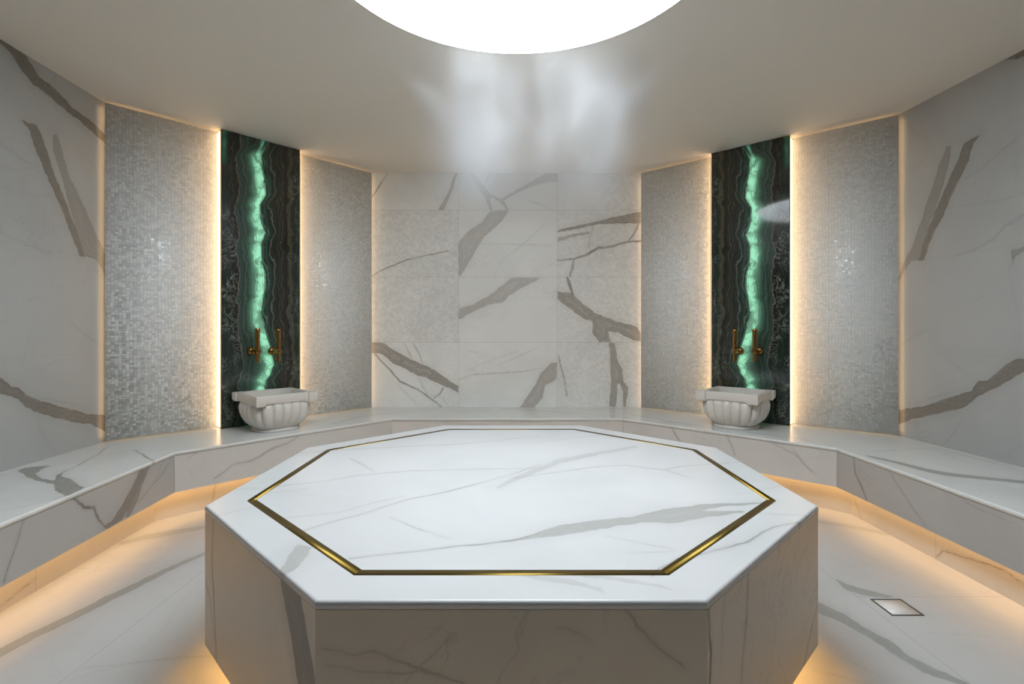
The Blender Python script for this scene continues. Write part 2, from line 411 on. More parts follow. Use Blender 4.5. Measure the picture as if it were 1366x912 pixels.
veins(o, mb.V, wr,
  thick=[(.85, [(1338,80),(1366,66),(1400,48),(1400,68),(1366,77),(1350,79)]),
         (.80, [(1307.6,178.4),(1299,191.5),(1292,213.5),(1279,240),(1268,264),(1257,290),(1242,319),(1232,347.6),(1224,347.6),(1232,319),(1245,290),(1256,262),(1266,240),(1277,215.7),(1285.6,191.5),(1296.6,185)]),
         (.50, [(1268,193.7),(1262,196),(1255,215),(1245,245),(1237,268.6),(1228.5,295),(1217.6,328),(1205,352),(1199,369.6),(1199,376),(1211,355),(1216,348),(1226,347),(1236,310),(1250,275),(1262,235),(1268,205)]),
         (.82, [(1198,546.5),(1233,541),(1268,530),(1296.6,521.3),(1305.4,507),(1316,508),(1336,490.5),(1353.7,479),(1366,479),(1400,474),(1400,482),(1366,495),(1336,512.5),(1305,528),(1296.6,536.6),(1277,545.4),(1241.7,554),(1219.7,558.6),(1198,566.3)]),
         (.45, [(1349,334.4),(1366,330),(1390,326),(1390,331),(1366,335),(1354,343),(1351.5,352),(1350,343)])],
  thin=[(.42, 5, [(1390,160),(1366,178),(1334,202.5),(1307.6,226.7),(1288,237.7)]), (.32, 5, [(1390,252),(1366,257.6),(1334,267.5),(1285.6,273),(1262,278)]),
        (.48, 6, [(1390,276),(1366,286),(1340.5,301.5),(1325,319),(1296.6,334.4),(1272.5,342)]), (.25, 4, [(1351,345),(1345,363),(1358,420)]),
        (.40, 5, [(1235,440),(1217.6,448.8),(1201,461)]), (.3, 5, [(1263.7,478.4),(1281,492.7),(1298.8,506)]), (.28, 6, [(1284.5,554),(1277,571.8),(1259,593.7)]),
        (.35, 6, [(1222,537),(1245,530),(1268,523)]), (.3, 4, [(1208,166),(1232,184),(1246,200)]), (.3, 4, [(1216,226),(1230,214),(1238,204)]), (.22, 4, [(1286,402),(1300,402),(1311,395)]),
        (.3, 4, [(1325,605),(1340,610),(1366,590)])])

# ---- back wall: three columns by four rows of slabs
wb = wall_surf(BL, BR); LB = np.linalg.norm(np.array(BR) - BL)
mb = MB(); mb.patch(P3(BL, 0), P3(BR, 0), P3(BR, CEIL), P3(BL, CEIL), .0062)
cu = [wb.at(612, 400)[0], wb.at(743.5, 400)[0]]; rv = [wb.at(600, y)[1] for y in (456.3, 369.5, 280)]
M_wback = marble('back wall marble', seed=7.3, rough=.36, base=(.92, .925, .905), light=(.45, .42, .375), dark=(.20, .155, .105),  # base lighter than the side walls: brighter light at the back painted in
                 lines=[(0, cu[0], .003, .20, None), (0, cu[1], .003, .20, None)] + [(1, r, .003, .22, None) for r in rv])
o = mb.build('wall_back', M_wback); tag(o, kind='structure')
def speckle(P):
    u, v = P[:, 0], P[:, 1]
    left = (u < cu[0]) & (v > rv[0]) & (v < rv[2])
    right = u > cu[1]
    fade = np.clip((u - cu[1]) / (LB - cu[1]) * 1.3, 0, 1)
    return left * .34 + right * np.where(v > rv[2], fade * .34, .22 + .1 * fade) + ((u < cu[0]) & (v < rv[0])) * .08
veins(o, mb.V, wb, mask=speckle,
  thick=[(.55, [(607,231),(611,231),(603,255),(596,270),(592,280),(585,280),(595,262),(601,248)]),
         (.50, [(625,231),(632,231),(645,245),(654,259),(665,264),(672,269),(680,280),(677,280),(667,270),(656,263),(654,270),(657,280),(653,280),(648,265),(638,250)]),
         (.50, [(668,265),(693.5,250.5),(712,240),(729,231),(743.5,231),(743.5,242.7),(735,241.7),(718,246),(697.5,253),(672,267)]),
         (.52, [(654.5,280.7),(679,280.7),(667.4,297),(645.7,316.6),(631.9,338.3),(622,356),(613.7,369),(612,366),(612,322.6),(620,313),(630,304.8),(644,295)]),
         (.52, [(683.7,370),(723,370),(707,378.8),(685.6,389.6),(670,402.8),(660,404.5),(651.6,407),(630,415.6),(614,425.5),(612,425),(612,411.7),(632,404.8),(649.6,396),(665.4,383.7)]),
         (.80, [(743.8,306.8),(770.5,300.9),(798,295),(825.7,288),(845,284),(856,282),(856,298),(827.7,298),(798,299),(770.5,304.8),(743.8,309.7)]),
         (.50, [(743.8,316),(765,312),(786,308.5),(787,311),(765,316),(743.8,322)]),
         (.78, [(743.8,389),(752,390),(762.6,390),(778,405.8),(794,417.6),(817.8,426.5),(849,436),(854.3,443),(856,455.5),(845.4,454),(823.7,443),(811,442),(814.8,456),(800,456),(790,443),(791,428.5),(776.4,423.5),(760.6,411.7),(743.8,399)]),
         (.72, [(812,457),(819.8,457),(824.7,482.7),(830.6,494.5),(831.6,508),(838.5,516),(834.5,542),(831,542),(831.6,524),(826.7,510),(823.7,512),(822,542),(812.9,542),(814.8,508),(813.8,479)]),
         (.62, [(743.8,482),(742.5,505),(728,514),(723,532),(713,543),(693.5,543),(709.3,520),(723,496.5),(735,484.7)]),
         (.85, [(494,456.5),(512.5,456.5),(521.4,465),(547,478.8),(574.7,490.6),(598.3,506.4),(611.8,516),(611.8,524),(600.3,518),(588.5,512.3),(566.8,502.4),(557,501.4),(541,491.6),(525.4,484.7),(509.6,471.9),(494,471)])],
  thin=[(.7, 10, [(517,231),(505,250),(495,264)]), (.45, 9, [(653.5,232),(650,238),(646.7,244)]), (.3, 8, [(705,268),(722,273),(740,282)]),
        (.22, 8, [(666,351),(699,324.5),(727,299)]), (.22, 8, [(640,325),(690,326),(738,327)]),
        (.75, 24, [(743.8,347),(767.5,345),(786,338),(798,330.5),(817.8,328.5),(835.5,322.6),(856,321.6)]), (.65, 20, [(852,298),(846,311),(838,322)]),
        (.55, 24, [(765.5,346),(764,356),(760.6,368)]), (.75, 30, [(757,370),(760,380),(763.5,392)]), (.4, 10, [(791,303),(787,318),(786,330)]),
        (.65, 14, [(744.8,474),(751.7,500.5),(756.6,528)]), (.42, 9, [(612,506),(630,500),(649.6,498.5),(699,495.5),(720,491)]),
        (.2, 8, [(660,488),(690,476),(720,462)]), (.2, 8, [(620,495),(650,482),(690,468)]),
        (.80, 15, [(500,472),(519.4,492.6),(533.3,508.3),(555,518),(578.6,534),(589,543)]), (.7, 14, [(591.4,517),(586,526),(578.6,531)]),
        (.4, 12, [(539,457),(545,468),(549,478)]), (.5, 10, [(551,457),(558,470),(565,486)]), (.4, 10, [(559,504),(564,516),(571,527)]), (.3, 9, [(575,527),(590,530),(599,543)]),
        (.7, 12, [(495,368),(519.4,356),(547,345),(574.7,339.3),(598.3,334.4)]), (.25, 8, [(598,334),(606,338),(611,345)]),
        (.3, 9, [(530,512),(545,528),(556,540)])])

# ---- diagonal walls behind the panels, unseen walls behind the photographer made dark to cut bounced light
for nm, a, b in (('wall_left_diagonal', AL, BL), ('wall_right_diagonal', BR, AR), ('wall_left_rear', RL, ML), ('wall_right_rear', MR, RR), ('wall_front', RR, RL)):
    mb = MB(); mb.add([P3(a, 0), P3(b, 0), P3(b, CEIL), P3(a, CEIL)], [(0, 1, 2, 3)])
    o = mb.build(nm, M_dark if nm in ('wall_front', 'wall_left_rear', 'wall_right_rear') else M_mplain); tag(o, kind='structure')

# ------------------------------------------------------------------ diagonal wall dressing
dl, dr = wall_surf(AL, BL), wall_surf(BR, AR)
def inside(s):  # vector pointing into the room
    n = s.n.copy(); c = np.array([0, 2.3, s.o[2]]) - s.o
    return n if n @ c > 0 else -n
def s_at(s, px, off):
    """distance along the wall where a plane `off` metres in front of it is seen at column px"""
    n = inside(s); q = Surf(s.o + n * off, s.eu, s.ev); return q.at(px, CY)[0]
def mosaic_panel(s, pa, pb, label, strips):
    n = inside(s); off = .052; u0, u1 = s_at(s, pa, off), s_at(s, pb, off)
    z0, z1 = BENCH + .010, CEIL - .016
    root = empty('mosaic_panel', tuple(s.pos((u0 + u1) / 2, BENCH))); tag(root, label, 'wall panel', 'pearl mosaic wall panels')
    inv = np.array(root.location)
    mb = MB()
    A = s.o + s.eu * u0 + n * off; B = s.o + s.eu * u1 + n * off; zv = np.array([0, 0, 1.0])
    mb.box(A - n * .012 + zv * z0 - inv, s.eu * (u1 - u0), n * .012, zv * (z1 - z0))
    o = mb.build('tiled_face', M_mos, root)
    uv = s.uv(mb.V + inv)
    a = o.data.attributes.new('loc', 'FLOAT_VECTOR', 'POINT'); a.data.foreach_set('vector', np.concatenate([uv, np.zeros((len(uv), 1))], 1).astype(np.float32).reshape(-1))
    ins = .022
    mb = MB(); mb.box(s.o + s.eu * (u0 + .016) + n * .0 + zv * (z0 + ins) - inv, s.eu * (u1 - u0 - .032), n * (off - .012), zv * (z1 - z0 - 2 * ins))
    mb.build('backing_board', M_back, root)
    for k, mt in strips:
        mb = MB(); t_ = .004
        if k == 'a': mb.box(s.o + s.eu * (u0 + .012) + n * .022 + zv * (z0 + ins) - inv, s.eu * t_, n * .014, zv * (z1 - z0 - 2 * ins))
        if k == 'b': mb.box(s.o + s.eu * (u1 - .012 - t_) + n * .022 + zv * (z0 + ins) - inv, s.eu * t_, n * .014, zv * (z1 - z0 - 2 * ins))
        if k == 't': mb.box(s.o + s.eu * (u0 + ins) + n * .004 + zv * (z1 - ins) - inv, s.eu * (u1 - u0 - 2 * ins), n * .02, zv * t_)
        if k == 'd': mb.box(s.o + s.eu * (u0 + ins) + n * .004 + zv * (z0 + ins - t_) - inv, s.eu * (u1 - u0 - 2 * ins), n * .02, zv * t_)
        mb.build('led_strip', mt, root)
mosaic_panel(dl, 140.5, 288, 'wide pearl mosaic panel between the left marble wall and the left green onyx slab', [('a', M_corner), ('t', M_top), ('d', M_top)])
mosaic_panel(dl, 402, 495.6, 'narrow pearl mosaic panel between the left green onyx slab and the back wall', [('b', M_corner), ('t', M_top), ('d', M_top)])
mosaic_panel(dr, 855.4, 946, 'narrow pearl mosaic panel between the back wall and the right green onyx slab', [('a', M_corner), ('t', M_top), ('d', M_top)])
mosaic_panel(dr, 1061, 1198.6, 'wide pearl mosaic panel between the right green onyx slab and the right marble wall', [('b', M_corner), ('t', M_top), ('d', M_top)])

# backlit onyx: the seam's centre line, read once and mirrored for the other slab
SEAM = np.array([(351, 160), (351, 190), (343, 206), (344, 224), (348, 244), (348.5, 260), (341, 273), (342, 291), (348, 311), (343, 323), (343, 342), (346, 352), (348, 374),
                 (346, 396), (343.6, 409), (344.7, 429), (351, 450), (357, 470), (360, 486), (355, 499), (349, 508), (347, 540), (345, 580)], float)
OFF = .11
def onyx_panel(s, pa, pb, mirror, label):
    n = inside(s); u0, u1 = s_at(s, pa, OFF), s_at(s, pb, OFF); z0, z1 = BENCH + .002, CEIL - .004
    zv = np.array([0, 0, 1.0])
    root = empty('onyx_slab', tuple(s.pos((u0 + u1) / 2, BENCH))); tag(root, label, 'wall panel', 'backlit onyx slabs')
    inv = np.array(root.location)
    mb = MB(); g = .003
    c = lambda u, z, f: s.o + s.eu * u + zv * z + n * f - inv
    mb.patch(c(u0 + g, z0, OFF), c(u1 - g, z0, OFF), c(u1 - g, z1, OFF), c(u0 + g, z1, OFF), .0034)
    nfront = mb.n
    o_ = [c(u0 + g, z0, OFF), c(u1 - g, z0, OFF), c(u1 - g, z1, OFF), c(u0 + g, z1, OFF)]; i_ = [c(u0 + g, z0, OFF - .02), c(u1 - g, z0, OFF - .02), c(u1 - g, z1, OFF - .02), c(u0 + g, z1, OFF - .02)]
    mb.add(o_ + i_, [(4, 7, 6, 5), (0, 4, 5, 1), (1, 5, 6, 2), (2, 6, 7, 3), (3, 7, 4, 0)])
    ob = mb.build('stone_face', M_onyx, root)
    V = mb.V + inv; P = s.uv(V); f = np.clip((P[:, 0] - u0) / (u1 - u0), 0, 1)
    if mirror: f = 1 - f
    # where this spot lies on the left slab as photographed
    q0, q1 = s_at(dl, 295, OFF), s_at(dl, 400, OFF); nl = inside(dl)
    W3 = dl.o + dl.eu * (q0 + f * (q1 - q0))[:, None] + nl * OFF; yy = W3[:, 1]
    px = CX + F * W3[:, 0] / yy; py = CY - F * (P[:, 1] - ZC) / yy
    cen = np.interp(py, SEAM[:, 1], SEAM[:, 0])
    dx = px - cen
    k = .35 + .65 * np.exp(-(dx / 26) ** 2)              # outer bands follow the seam less
    wv = (px - (347 + (cen - 347) * k) ) / 110.0 + .49
    tp = np.clip((206 - py) / 14, 0, 1); wv = np.where((wv > .33) & (wv < .545), wv * (1 - tp) + (.27 + (wv - .33) * .25) * tp, wv)
    wv += .012 * np.sin(py / 9.0 + dx / 7) + .007 * np.sin(py / 3.7 + dx / 5)
    top = np.clip((py - 198) / 10, 0, 1)
    gl = np.where(dx > 0, np.clip(1 - (dx - 4.0) / 3.5, 0, 1), np.where(dx > -6, 1 - .25 * (-dx / 6), .75 * np.exp(-(-dx - 6) / 6.5))) * top
    gl = np.where(dx > 0, gl, gl * np.clip(1.2 - .06 * np.abs(dx), .0, 1))
    thin = np.exp(-(dx / 2.5) ** 2) * (1 - top) * .6
    side = np.exp(-((px - 299) / 3.0) ** 2) * np.clip((222 - py) / 14, 0, 1) * .35
    th = np.exp(-((dx - 12) / 1.6) ** 2) * .18 * top
    gl = gl + thin + side + th
    low = np.clip((py - 430) / 60, 0, 1) * np.clip(1 - np.abs(px - 335) / 45, 0, 1) + np.clip((px - 385) / 15, 0, 1) * np.clip((py - 250) / 60, 0, 1) * .5
    ck = np.clip((322 - px) / 10, 0, 1) * np.clip((py - 255) / 30, 0, 1) + np.clip((px - 380) / 12, 0, 1) * .5 + np.clip((py - 445) / 40, 0, 1) * .35 + .05
    A = np.stack([np.clip(wv, 0, 1), low, gl, np.clip(ck, 0, 1)], 1).astype(np.float32)
    A[nfront:, 2] *= .2
    a = ob.data.attributes.new('band', 'FLOAT_COLOR', 'POINT'); a.data.foreach_set('color', A.reshape(-1))
    L3 = np.stack([f * (q1 - q0), P[:, 1] , np.zeros(len(f))], 1)
    a = ob.data.attributes.new('loc', 'FLOAT_VECTOR', 'POINT'); a.data.foreach_set('vector', L3.astype(np.float32).reshape(-1))
    for ua, ub in ((u0, u0 + g), (u1 - g, u1)):
        mb = MB(); mb.box(c(ua, z0, OFF - .022), s.eu * (ub - ua), n * .0225, zv * (z1 - z0)); mb.build('edge_trim', M_gold, root)
    mb = MB(); mb.box(c(u0 + .010, z0, 0), s.eu * (u1 - u0 - .020), n * (OFF - .021), zv * (z1 - z0)); mb.build('backing_board', M_back, root)
    for ua in (u0 + .005, u1 - .010):
        mb = MB(); mb.box(c(ua, z0 + .006, .006), s.eu * .005, n * .078, zv * (z1 - z0 - .012)); mb.build('led_strip', M_side, root)
    return root
onyx_panel(dl, 295, 400, False, 'dark green onyx slab with glowing seam behind the left stone basin')
onyx_panel(dr, 949, 1053.5, True, 'dark green onyx slab with glowing seam behind the right stone basin')

# ------------------------------------------------------------------ bench
bench = empty('marble_slab_bench', (0, 4.6, 0)); tag(bench, 'long white marble bench running around the walls above a glowing warm recess', 'bench')
bi = np.array((0, 4.6, 0))
bs = Surf((0, 0, BENCH), (1, 0, 0), (0, 1, 0))
ST = .022
mb = MB(); R_ = .006
for i in range(5):
    a0, a1, b0, b1 = W[i], W[i + 1], FR[i], FR[i + 1]
    st = .0075 if i in (0, 4) else .009
    if i in (0, 4):
        L = np.linalg.norm(np.array(b1) - b0); us = side_us(L, 2.0, i == 4); vs = np.linspace(0, 1, 95)
        mb.patch(P3(b0, BENCH), P3(b1, BENCH), P3(a1, BENCH), P3(a0, BENCH), 0, us, vs)
    else: mb.patch(P3(b0, BENCH), P3(b1, BENCH), P3(a1, BENCH), P3(a0, BENCH), st)
# rounded front lip: short arc of cross-section points along the front line
def off_line(pts, d):
    """move a polyline towards the room by d metres (mitred)"""
    out = []
    for i, p in enumerate(pts):
        p = np.array(p); ds = []
        if i > 0: e = np.array(pts[i]) - pts[i - 1]; ds.append(np.array([e[1], -e[0]]) / np.linalg.norm(e))
        if i < len(pts) - 1: e = np.array(pts[i + 1]) - pts[i]; ds.append(np.array([e[1], -e[0]]) / np.linalg.norm(e))
        m = sum(ds); m = m / np.linalg.norm(m); out.append(tuple(p + m * d / (m @ ds[0])))
    return out
prof = [(0, 0)] + [(R_ * math.sin(t), -R_ * (1 - math.cos(t))) for t in np.linspace(.3, PI / 2, 5)] + [(R_, -ST), (-.03, -ST)]
rows = [off_line(FR, d) for d, z in prof]
for i in range(5):
    n_ = 330 if i in (0, 4) else 120
    us = np.linspace(0, 1, n_)[:, None]
    P = np.array([[*(np.array(r[i]) * (1 - u) + np.array(r[i + 1]) * u), BENCH + pz[1]] for r, pz in zip(rows, prof) for u in us[:, 0]]).reshape(len(prof), n_, 3)
    mb.grid(P[::-1])
mb.v = [v - bi for v in mb.v]
M_seat = marble('bench seat marble', seed=11.2, rough=.24, base=(.72, .735, .72), light=(.27, .265, .225), dark=(.12, .112, .09), thincol=(.16, .15, .13))
o = mb.build('seat_slab', M_seat, bench)
veins(o, mb.V + bi, bs,
  thick=[(.78, [(24,627),(33,624),(50,622),(68,620.6),(56,625),(46,631.6),(55,638),(72.5,640.4),(75.8,633.8),(88,627),(80,635),(96.6,639),(104,648),(112,650),(94,660),(88,661),(72.5,652.5),(72.5,644.8),(52.7,641.5),(35,635)]),
         (.60, [(1152,606.5),(1175,610.5),(1200.8,616),(1235,625),(1262.5,630),(1320.5,636.5),(1366,641),(1400,644),(1400,647),(1366,644.5),(1320,640),(1262,634.5),(1235,629),(1200,619),(1170,612)])],
  thin=[(.62, 8, [(142.8,595.4),(131.8,605),(105.4,619.5),(83.5,630.5)]), (.7, 11, [(180,599.8),(192,608),(204,614),(207,617)]), (.35, 6, [(0,680),(33,675.5),(66,666.8),(90,660)]),
        (.55, 11, [(440,566),(480,555.7),(511.6,551.7),(550,548)]), (.5, 11, [(560,543),(586.5,543.2),(657.5,543.8),(685.6,544.8),(742.8,549.8),(794,552.7),(827.7,554.7)]),
        (.6, 12, [(810,549),(837.5,551.7),(879,558.6),(886,561),(938,568.8),(1009,577.6),(1060,584),(1090,590)]),
        (.4, 6, [(1154,602.5),(1206.6,599),(1248,597)]), (.4, 8, [(1248,597),(1290,608),(1366,628)]), (.35, 7, [(20,628),(0,634),(-30,641)])])
M_fas = [marble('bench front marble %d' % i, seed=2.3 * i + .9, rough=.34, base=[(.42, .405, .385), (.63, .61, .58), (.70, .67, .63), (.63, .61, .58), (.42, .405, .385)][i], light=(.20, .175, .15), thincol=(.12, .09, .065), faint=.22) for i in range(5)]  # base per segment: light falling off towards the sides painted into the colour
M_toe = marble('bench plinth marble', seed=5.5, rough=.4, base=(.58, .55, .51), thincol=(.18, .13, .085))
FV = {0: dict(thick=[(.75, [(187,625),(202,618.5),(190,645),(175,675),(162,694),(150,700),(143,706),(139,702),(152,690),(165,670),(178,645)]),
                     (.6, [(191,642),(184,665),(176,683),(171,690),(167,690),(176,668),(184,645)])],
              thin=[(.85, 15, [(92,658),(98.8,664.6),(114,676.6),(125,676.6),(131.8,692),(141,704)]), (.5, 8, [(230.6,608.6),(217.4,630.5),(204,646),(184.5,670)]), (.3, 7, [(217,615),(212,630),(203,645)]),
                    (.65, 9, [(33,692),(26,712),(19.8,729),(4.4,776)])]),
      1: dict(thin=[(.35, 14, [(410,575),(385,590),(360,600),(335.6,614),(310,620),(285,639)]), (.25, 9, [(280,590),(262,603),(250,612)])]),
      2: dict(thin=[(.2, 9, [(560,562),(640,566),(720,563)])]),
      3: dict(thin=[(.6, 10, [(893,567),(900,578),(908,590)]), (.35, 14, [(968,576),(975,592),(981,607)]), (.35, 10, [(1000,583),(1018.5,585),(1045,598),(1059,605),(1083.8,630)]), (.3, 8, [(1056,596.7),(1069.5,614),(1088.8,633)])]),
      4: dict(thin=[(.75, 14, [(1138,606),(1141,631.4),(1148.6,647),(1156,668)]), (.5, 8, [(1181.5,623),(1208.5,664),(1235.5,702)]), (.5, 9, [(1122,603),(1140,607),(1152,610)]), (.25, 7, [(1260,652),(1300,676),(1366,705)])])}
KV = {0: dict(thin=[(.6, 8, [(0,808.6),(17.6,794),(47,771)])]), 1: dict(thin=[(.5, 7, [(288,645),(286,655),(283,668)])]), 2: {}, 3: {},
      4: dict(thin=[(.65, 8, [(1250,742),(1256.8,733.7),(1301,747),(1339.8,760.8),(1366,778),(1400,796)]), (.5, 6, [(1139,664),(1144,676),(1149,690)])])}
F2 = off_line(FR, .003); F3 = off_line(FR, -.022)
T3 = off_line(TK, -.02); LA = off_line(FR, -.032); LBk = off_line(FR, -.092)
for i in range(5):
    g0 = np.array(F2[i]); g1 = np.array(F2[i + 1]); e = (g1 - g0) / np.linalg.norm(g1 - g0) * .001
    z1 = BENCH - ST; sf = wall_surf(F2[i], F2[i + 1])
    mb = MB(); L = np.linalg.norm(g1 - g0); us = side_us(L, 2.0, i == 4) if i in (0, 4) else None
    mb.patch(P3(g0 + e, FASB), P3(g1 - e, FASB), P3(g1 - e, z1), P3(g0 + e, z1), .0065, us, np.linspace(0, 1, 38))
    q0, q1 = F3[i], F3[i + 1]
    mb.add([P3(g0 + e, FASB), P3(g1 - e, FASB), P3(g1 - e, z1), P3(g0 + e, z1), P3(q0, FASB), P3(q1, FASB), P3(q1, z1), P3(q0, z1)],
           [(5, 4, 7, 6), (0, 4, 5, 1), (2, 6, 7, 3), (1, 5, 6, 2), (3, 7, 4, 0)])
    mb.v = [v - bi for v in mb.v]
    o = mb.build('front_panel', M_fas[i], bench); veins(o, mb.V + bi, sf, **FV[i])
    g0 = np.array(TK[i]); g1 = np.array(TK[i + 1]); sf = wall_surf(TK[i], TK[i + 1]); L = np.linalg.norm(g1 - g0)
    mb = MB(); mb.patch(P3(g0, 0), P3(g1, 0), P3(g1, FASB + .062), P3(g0, FASB + .062), .0075, side_us(L, 2.0, i == 4) if i in (0, 4) else None, np.linspace(0, 1, 30))
    mb.add([P3(g0, 0), P3(g1, 0), P3(g1, FASB + .062), P3(g0, FASB + .062), P3(T3[i], 0), P3(T3[i + 1], 0), P3(T3[i + 1], FASB + .062), P3(T3[i], FASB + .062)],
           [(5, 4, 7, 6), (2, 6, 7, 3), (1, 5, 6, 2), (3, 7, 4, 0)])
    mb.v = [v - bi for v in mb.v]
    jl = []
    if i == 0: jl = [(0, sf.at(48, 780)[0], .0018, .5, None)]
    if i == 4: jl = [(0, sf.at(1248, 730)[0], .0018, .5, None)]
    mt = marble('bench plinth marble %d' % i, seed=5.5 + i, rough=.4, base=(.58, .55, .51), thincol=(.18, .13, .085), lines=jl)
    o = mb.build('toe_kick', mt, bench); veins(o, mb.V + bi, sf, **KV[i])
    mb = MB()   # underside board from the front panel back to the plinth
    a_, b_, c_, d_ = F3[i], F3[i + 1], T3[i + 1], T3[i]
    mb.prism([np.array(P3(p, FASB + .062)) - bi for p in (a_, b_, c_, d_)], [np.array(P3(p, FASB + .074)) - bi for p in (a_, b_, c_, d_)])
    mb.build('underside', M_under, bench)
    mb = MB(); a_, b_, c_, d_ = LA[i], LA[i + 1], LBk[i + 1], LBk[i]
    mb.prism([np.array(P3(p, FASB + .056)) - bi for p in (a_, b_, c_, d_)], [np.array(P3(p, FASB + .062)) - bi for p in (a_, b_, c_, d_)])
    mb.build('led_strip', M_kick, bench)

# ------------------------------------------------------------------ octagonal platform
PC = np.array([-.001 * S, 1.42 * S])
def octo(ap):
    r = ap / math.cos(PI / 8)
    return [PC + r * np.array([math.cos(-PI / 2 - PI / 8 + k * PI / 4), math.sin(-PI / 2 - PI / 8 + k * PI / 4)]) for k in range(8)]
AP, APO, API = .684 * S, .607 * S, .5885 * S
plat = empty('marble_platform', (PC[0], PC[1], 0)); tag(plat, 'large octagonal white marble slab platform with brass inlay in the middle of the floor', 'platform')
pi_ = np.array([PC[0], PC[1], 0]); ps = Surf((0, 0, PTOP), (1, 0, 0), (0, 1, 0))
M_ptop = marble('platform top marble', seed=21.4, rough=.30, base=(.54, .54, .54), light=(.29, .285, .27), dark=(.20, .19, .17), thincol=(.19, .18, .16), faint=.14, soft=.0028)
PT = dict(thick=[(.62, [(660,723),(680,719.4),(712.6,713),(741,701),(782,695),(843,688.9),(884,678.7),(941,672.5),(1030,669.0),(1030,670.5),(965.5,675),(935,681),(990,681),(992,683),(945,689.5),(908,697),(855,697),(802,705),(741,715.4),(720.8,716.5),(680,722.5)]),
                 (.50, [(397,725.6),(415,729.6),(405,748),(387,764),(376,766),(372.5,760),(380.7,748)]),
                 (.34, [(660,650),(690,634),(721,622),(745,612),(800,602),(850,594),(850,597),(800,606),(748,618),(725,627),(690,640),(665,652)]),
                 (.28, [(690,767),(720,767),(765,774),(800,784),(806,790),(760,780),(710,771)]), (.28, [(755,765),(800,767),(845,772),(885,781),(898,788),(840,777),(780,770)])],
          thin=[(.62, 11, [(720,711),(690,719),(648,725.6),(599,729.6),(560,735),(525.5,737.8),(468,744)]),
                (.62, 9, [(395,711),(411,705),(484.7,684.8),(541.8,666.4),(594.8,656),(647.8,642),(690,630),(720,619.5)]),
                (.50, 8, [(340,653),(362,649),(431.7,642),(484.7,633),(550,627.7),(607,626.5),(660,625),(720,624.8)]), (.4, 10, [(468,611),(480,618),(497,627.7)]),
                (.52, 9, [(680,638),(741,629.7),(802,621.6),(835,620.3),(884,626.5),(910,622),(941,619.5),(990,615.4)]), (.35, 10, [(884,626),(905,632),(925,638)]),
                (.40, 13, [(400,604),(435.8,601),(490,598),(545.9,595),(600,593),(647.8,589),(720,580.8)]), (.3, 9, [(720,589),(770,583),(800,581)]),
                (.35, 8, [(382.7,691),(452,682.7),(501,669.7),(540,662)]), (.4, 7, [(810.5,715),(855,723.5),(896,731.7)]), (.3, 6, [(835,738),(870,737),(900,735)]),
                (.60, 10, [(871,768),(880,758),(908,744),(965.5,731.7),(994,723.5),(1015,710),(1030.7,703),(1060,697),(1095,690)]),
                (.35, 6, [(270,695),(285,689),(320,680),(342,674.6)]), (.4, 7, [(300,654),(317,652),(345,650)]), (.35, 8, [(520,690),(560,706),(600,718)]), (.25, 6, [(330,662),(380,655),(420,650)]),
                (.3, 6, [(985,660),(1030,650),(1060,645)]), (.3, 7, [(1000,684),(1040,686),(1085,687)])])
rz = .008
pr = [(APO, 0), (AP - rz, 0)] + [(AP - rz + rz * math.sin(t), -rz + rz * math.cos(t)) for t in np.linspace(.35, PI / 2, 5)] + [(AP, -.019), (APO, -.019)]
mb = MB(); rings = [octo(a) for a, z in pr]
for k in range(8):
    k2 = (k + 1) % 8
    mb.patch(P3(rings[1][k], PTOP), P3(rings[1][k2], PTOP), P3(rings[0][k2], PTOP), P3(rings[0][k], PTOP), .0042)
    n_ = 220; us = np.linspace(0, 1, n_)
    P = np.array([[*(rings[j][k] * (1 - u) + rings[j][k2] * u), PTOP + pr[j][1]] for j in range(1, len(pr)) for u in us]).reshape(len(pr) - 1, n_, 3)
    mb.grid(P[::-1])
    mb.add([P3(rings[0][k], PTOP), P3(rings[0][k2], PTOP), P3(rings[0][k2], PTOP - .019), P3(rings[0][k], PTOP - .019)], [(0, 3, 2, 1)])
mb.v = [v - pi_ for v in mb.v]
o = mb.build('border_slab', M_ptop, plat); veins(o, mb.V + pi_, ps, **PT)
mb = MB(); oc = octo(API); ocs = octo(.02)
for k in range(8):
    k2 = (k + 1) % 8
    mb.patch(P3(oc[k], PTOP), P3(oc[k2], PTOP), P3(ocs[k2], PTOP), P3(ocs[k], PTOP), .0042)
    mb.add([P3(oc[k], PTOP), P3(oc[k2], PTOP), P3(oc[k2], PTOP - .019), P3(oc[k], PTOP - .019)], [(0, 3, 2, 1)])
mb.add([P3(p, PTOP) for p in ocs], [tuple(range(8))]); mb.add([P3(p, PTOP - .019) for p in oc], [tuple(range(8))[::-1]])
mb.v = [v - pi_ for v in mb.v]
o = mb.build('centre_slab', M_ptop, plat); veins(o, mb.V + pi_, ps, **PT)
mb = MB(); a_, b_ = octo(APO - .0003), octo(API + .0003)
for k in range(8):
    k2 = (k + 1) % 8
    mb.prism([np.array(P3(p, PTOP - .018)) - pi_ for p in (a_[k], a_[k2], b_[k2], b_[k])], [np.array(P3(p, PTOP + .0006)) - pi_ for p in (a_[k], a_[k2], b_[k2], b_[k])])
o = mb.build('brass_inlay', M_brass, plat); tag(o, 'thin octagonal brass strip set flush in the platform top')
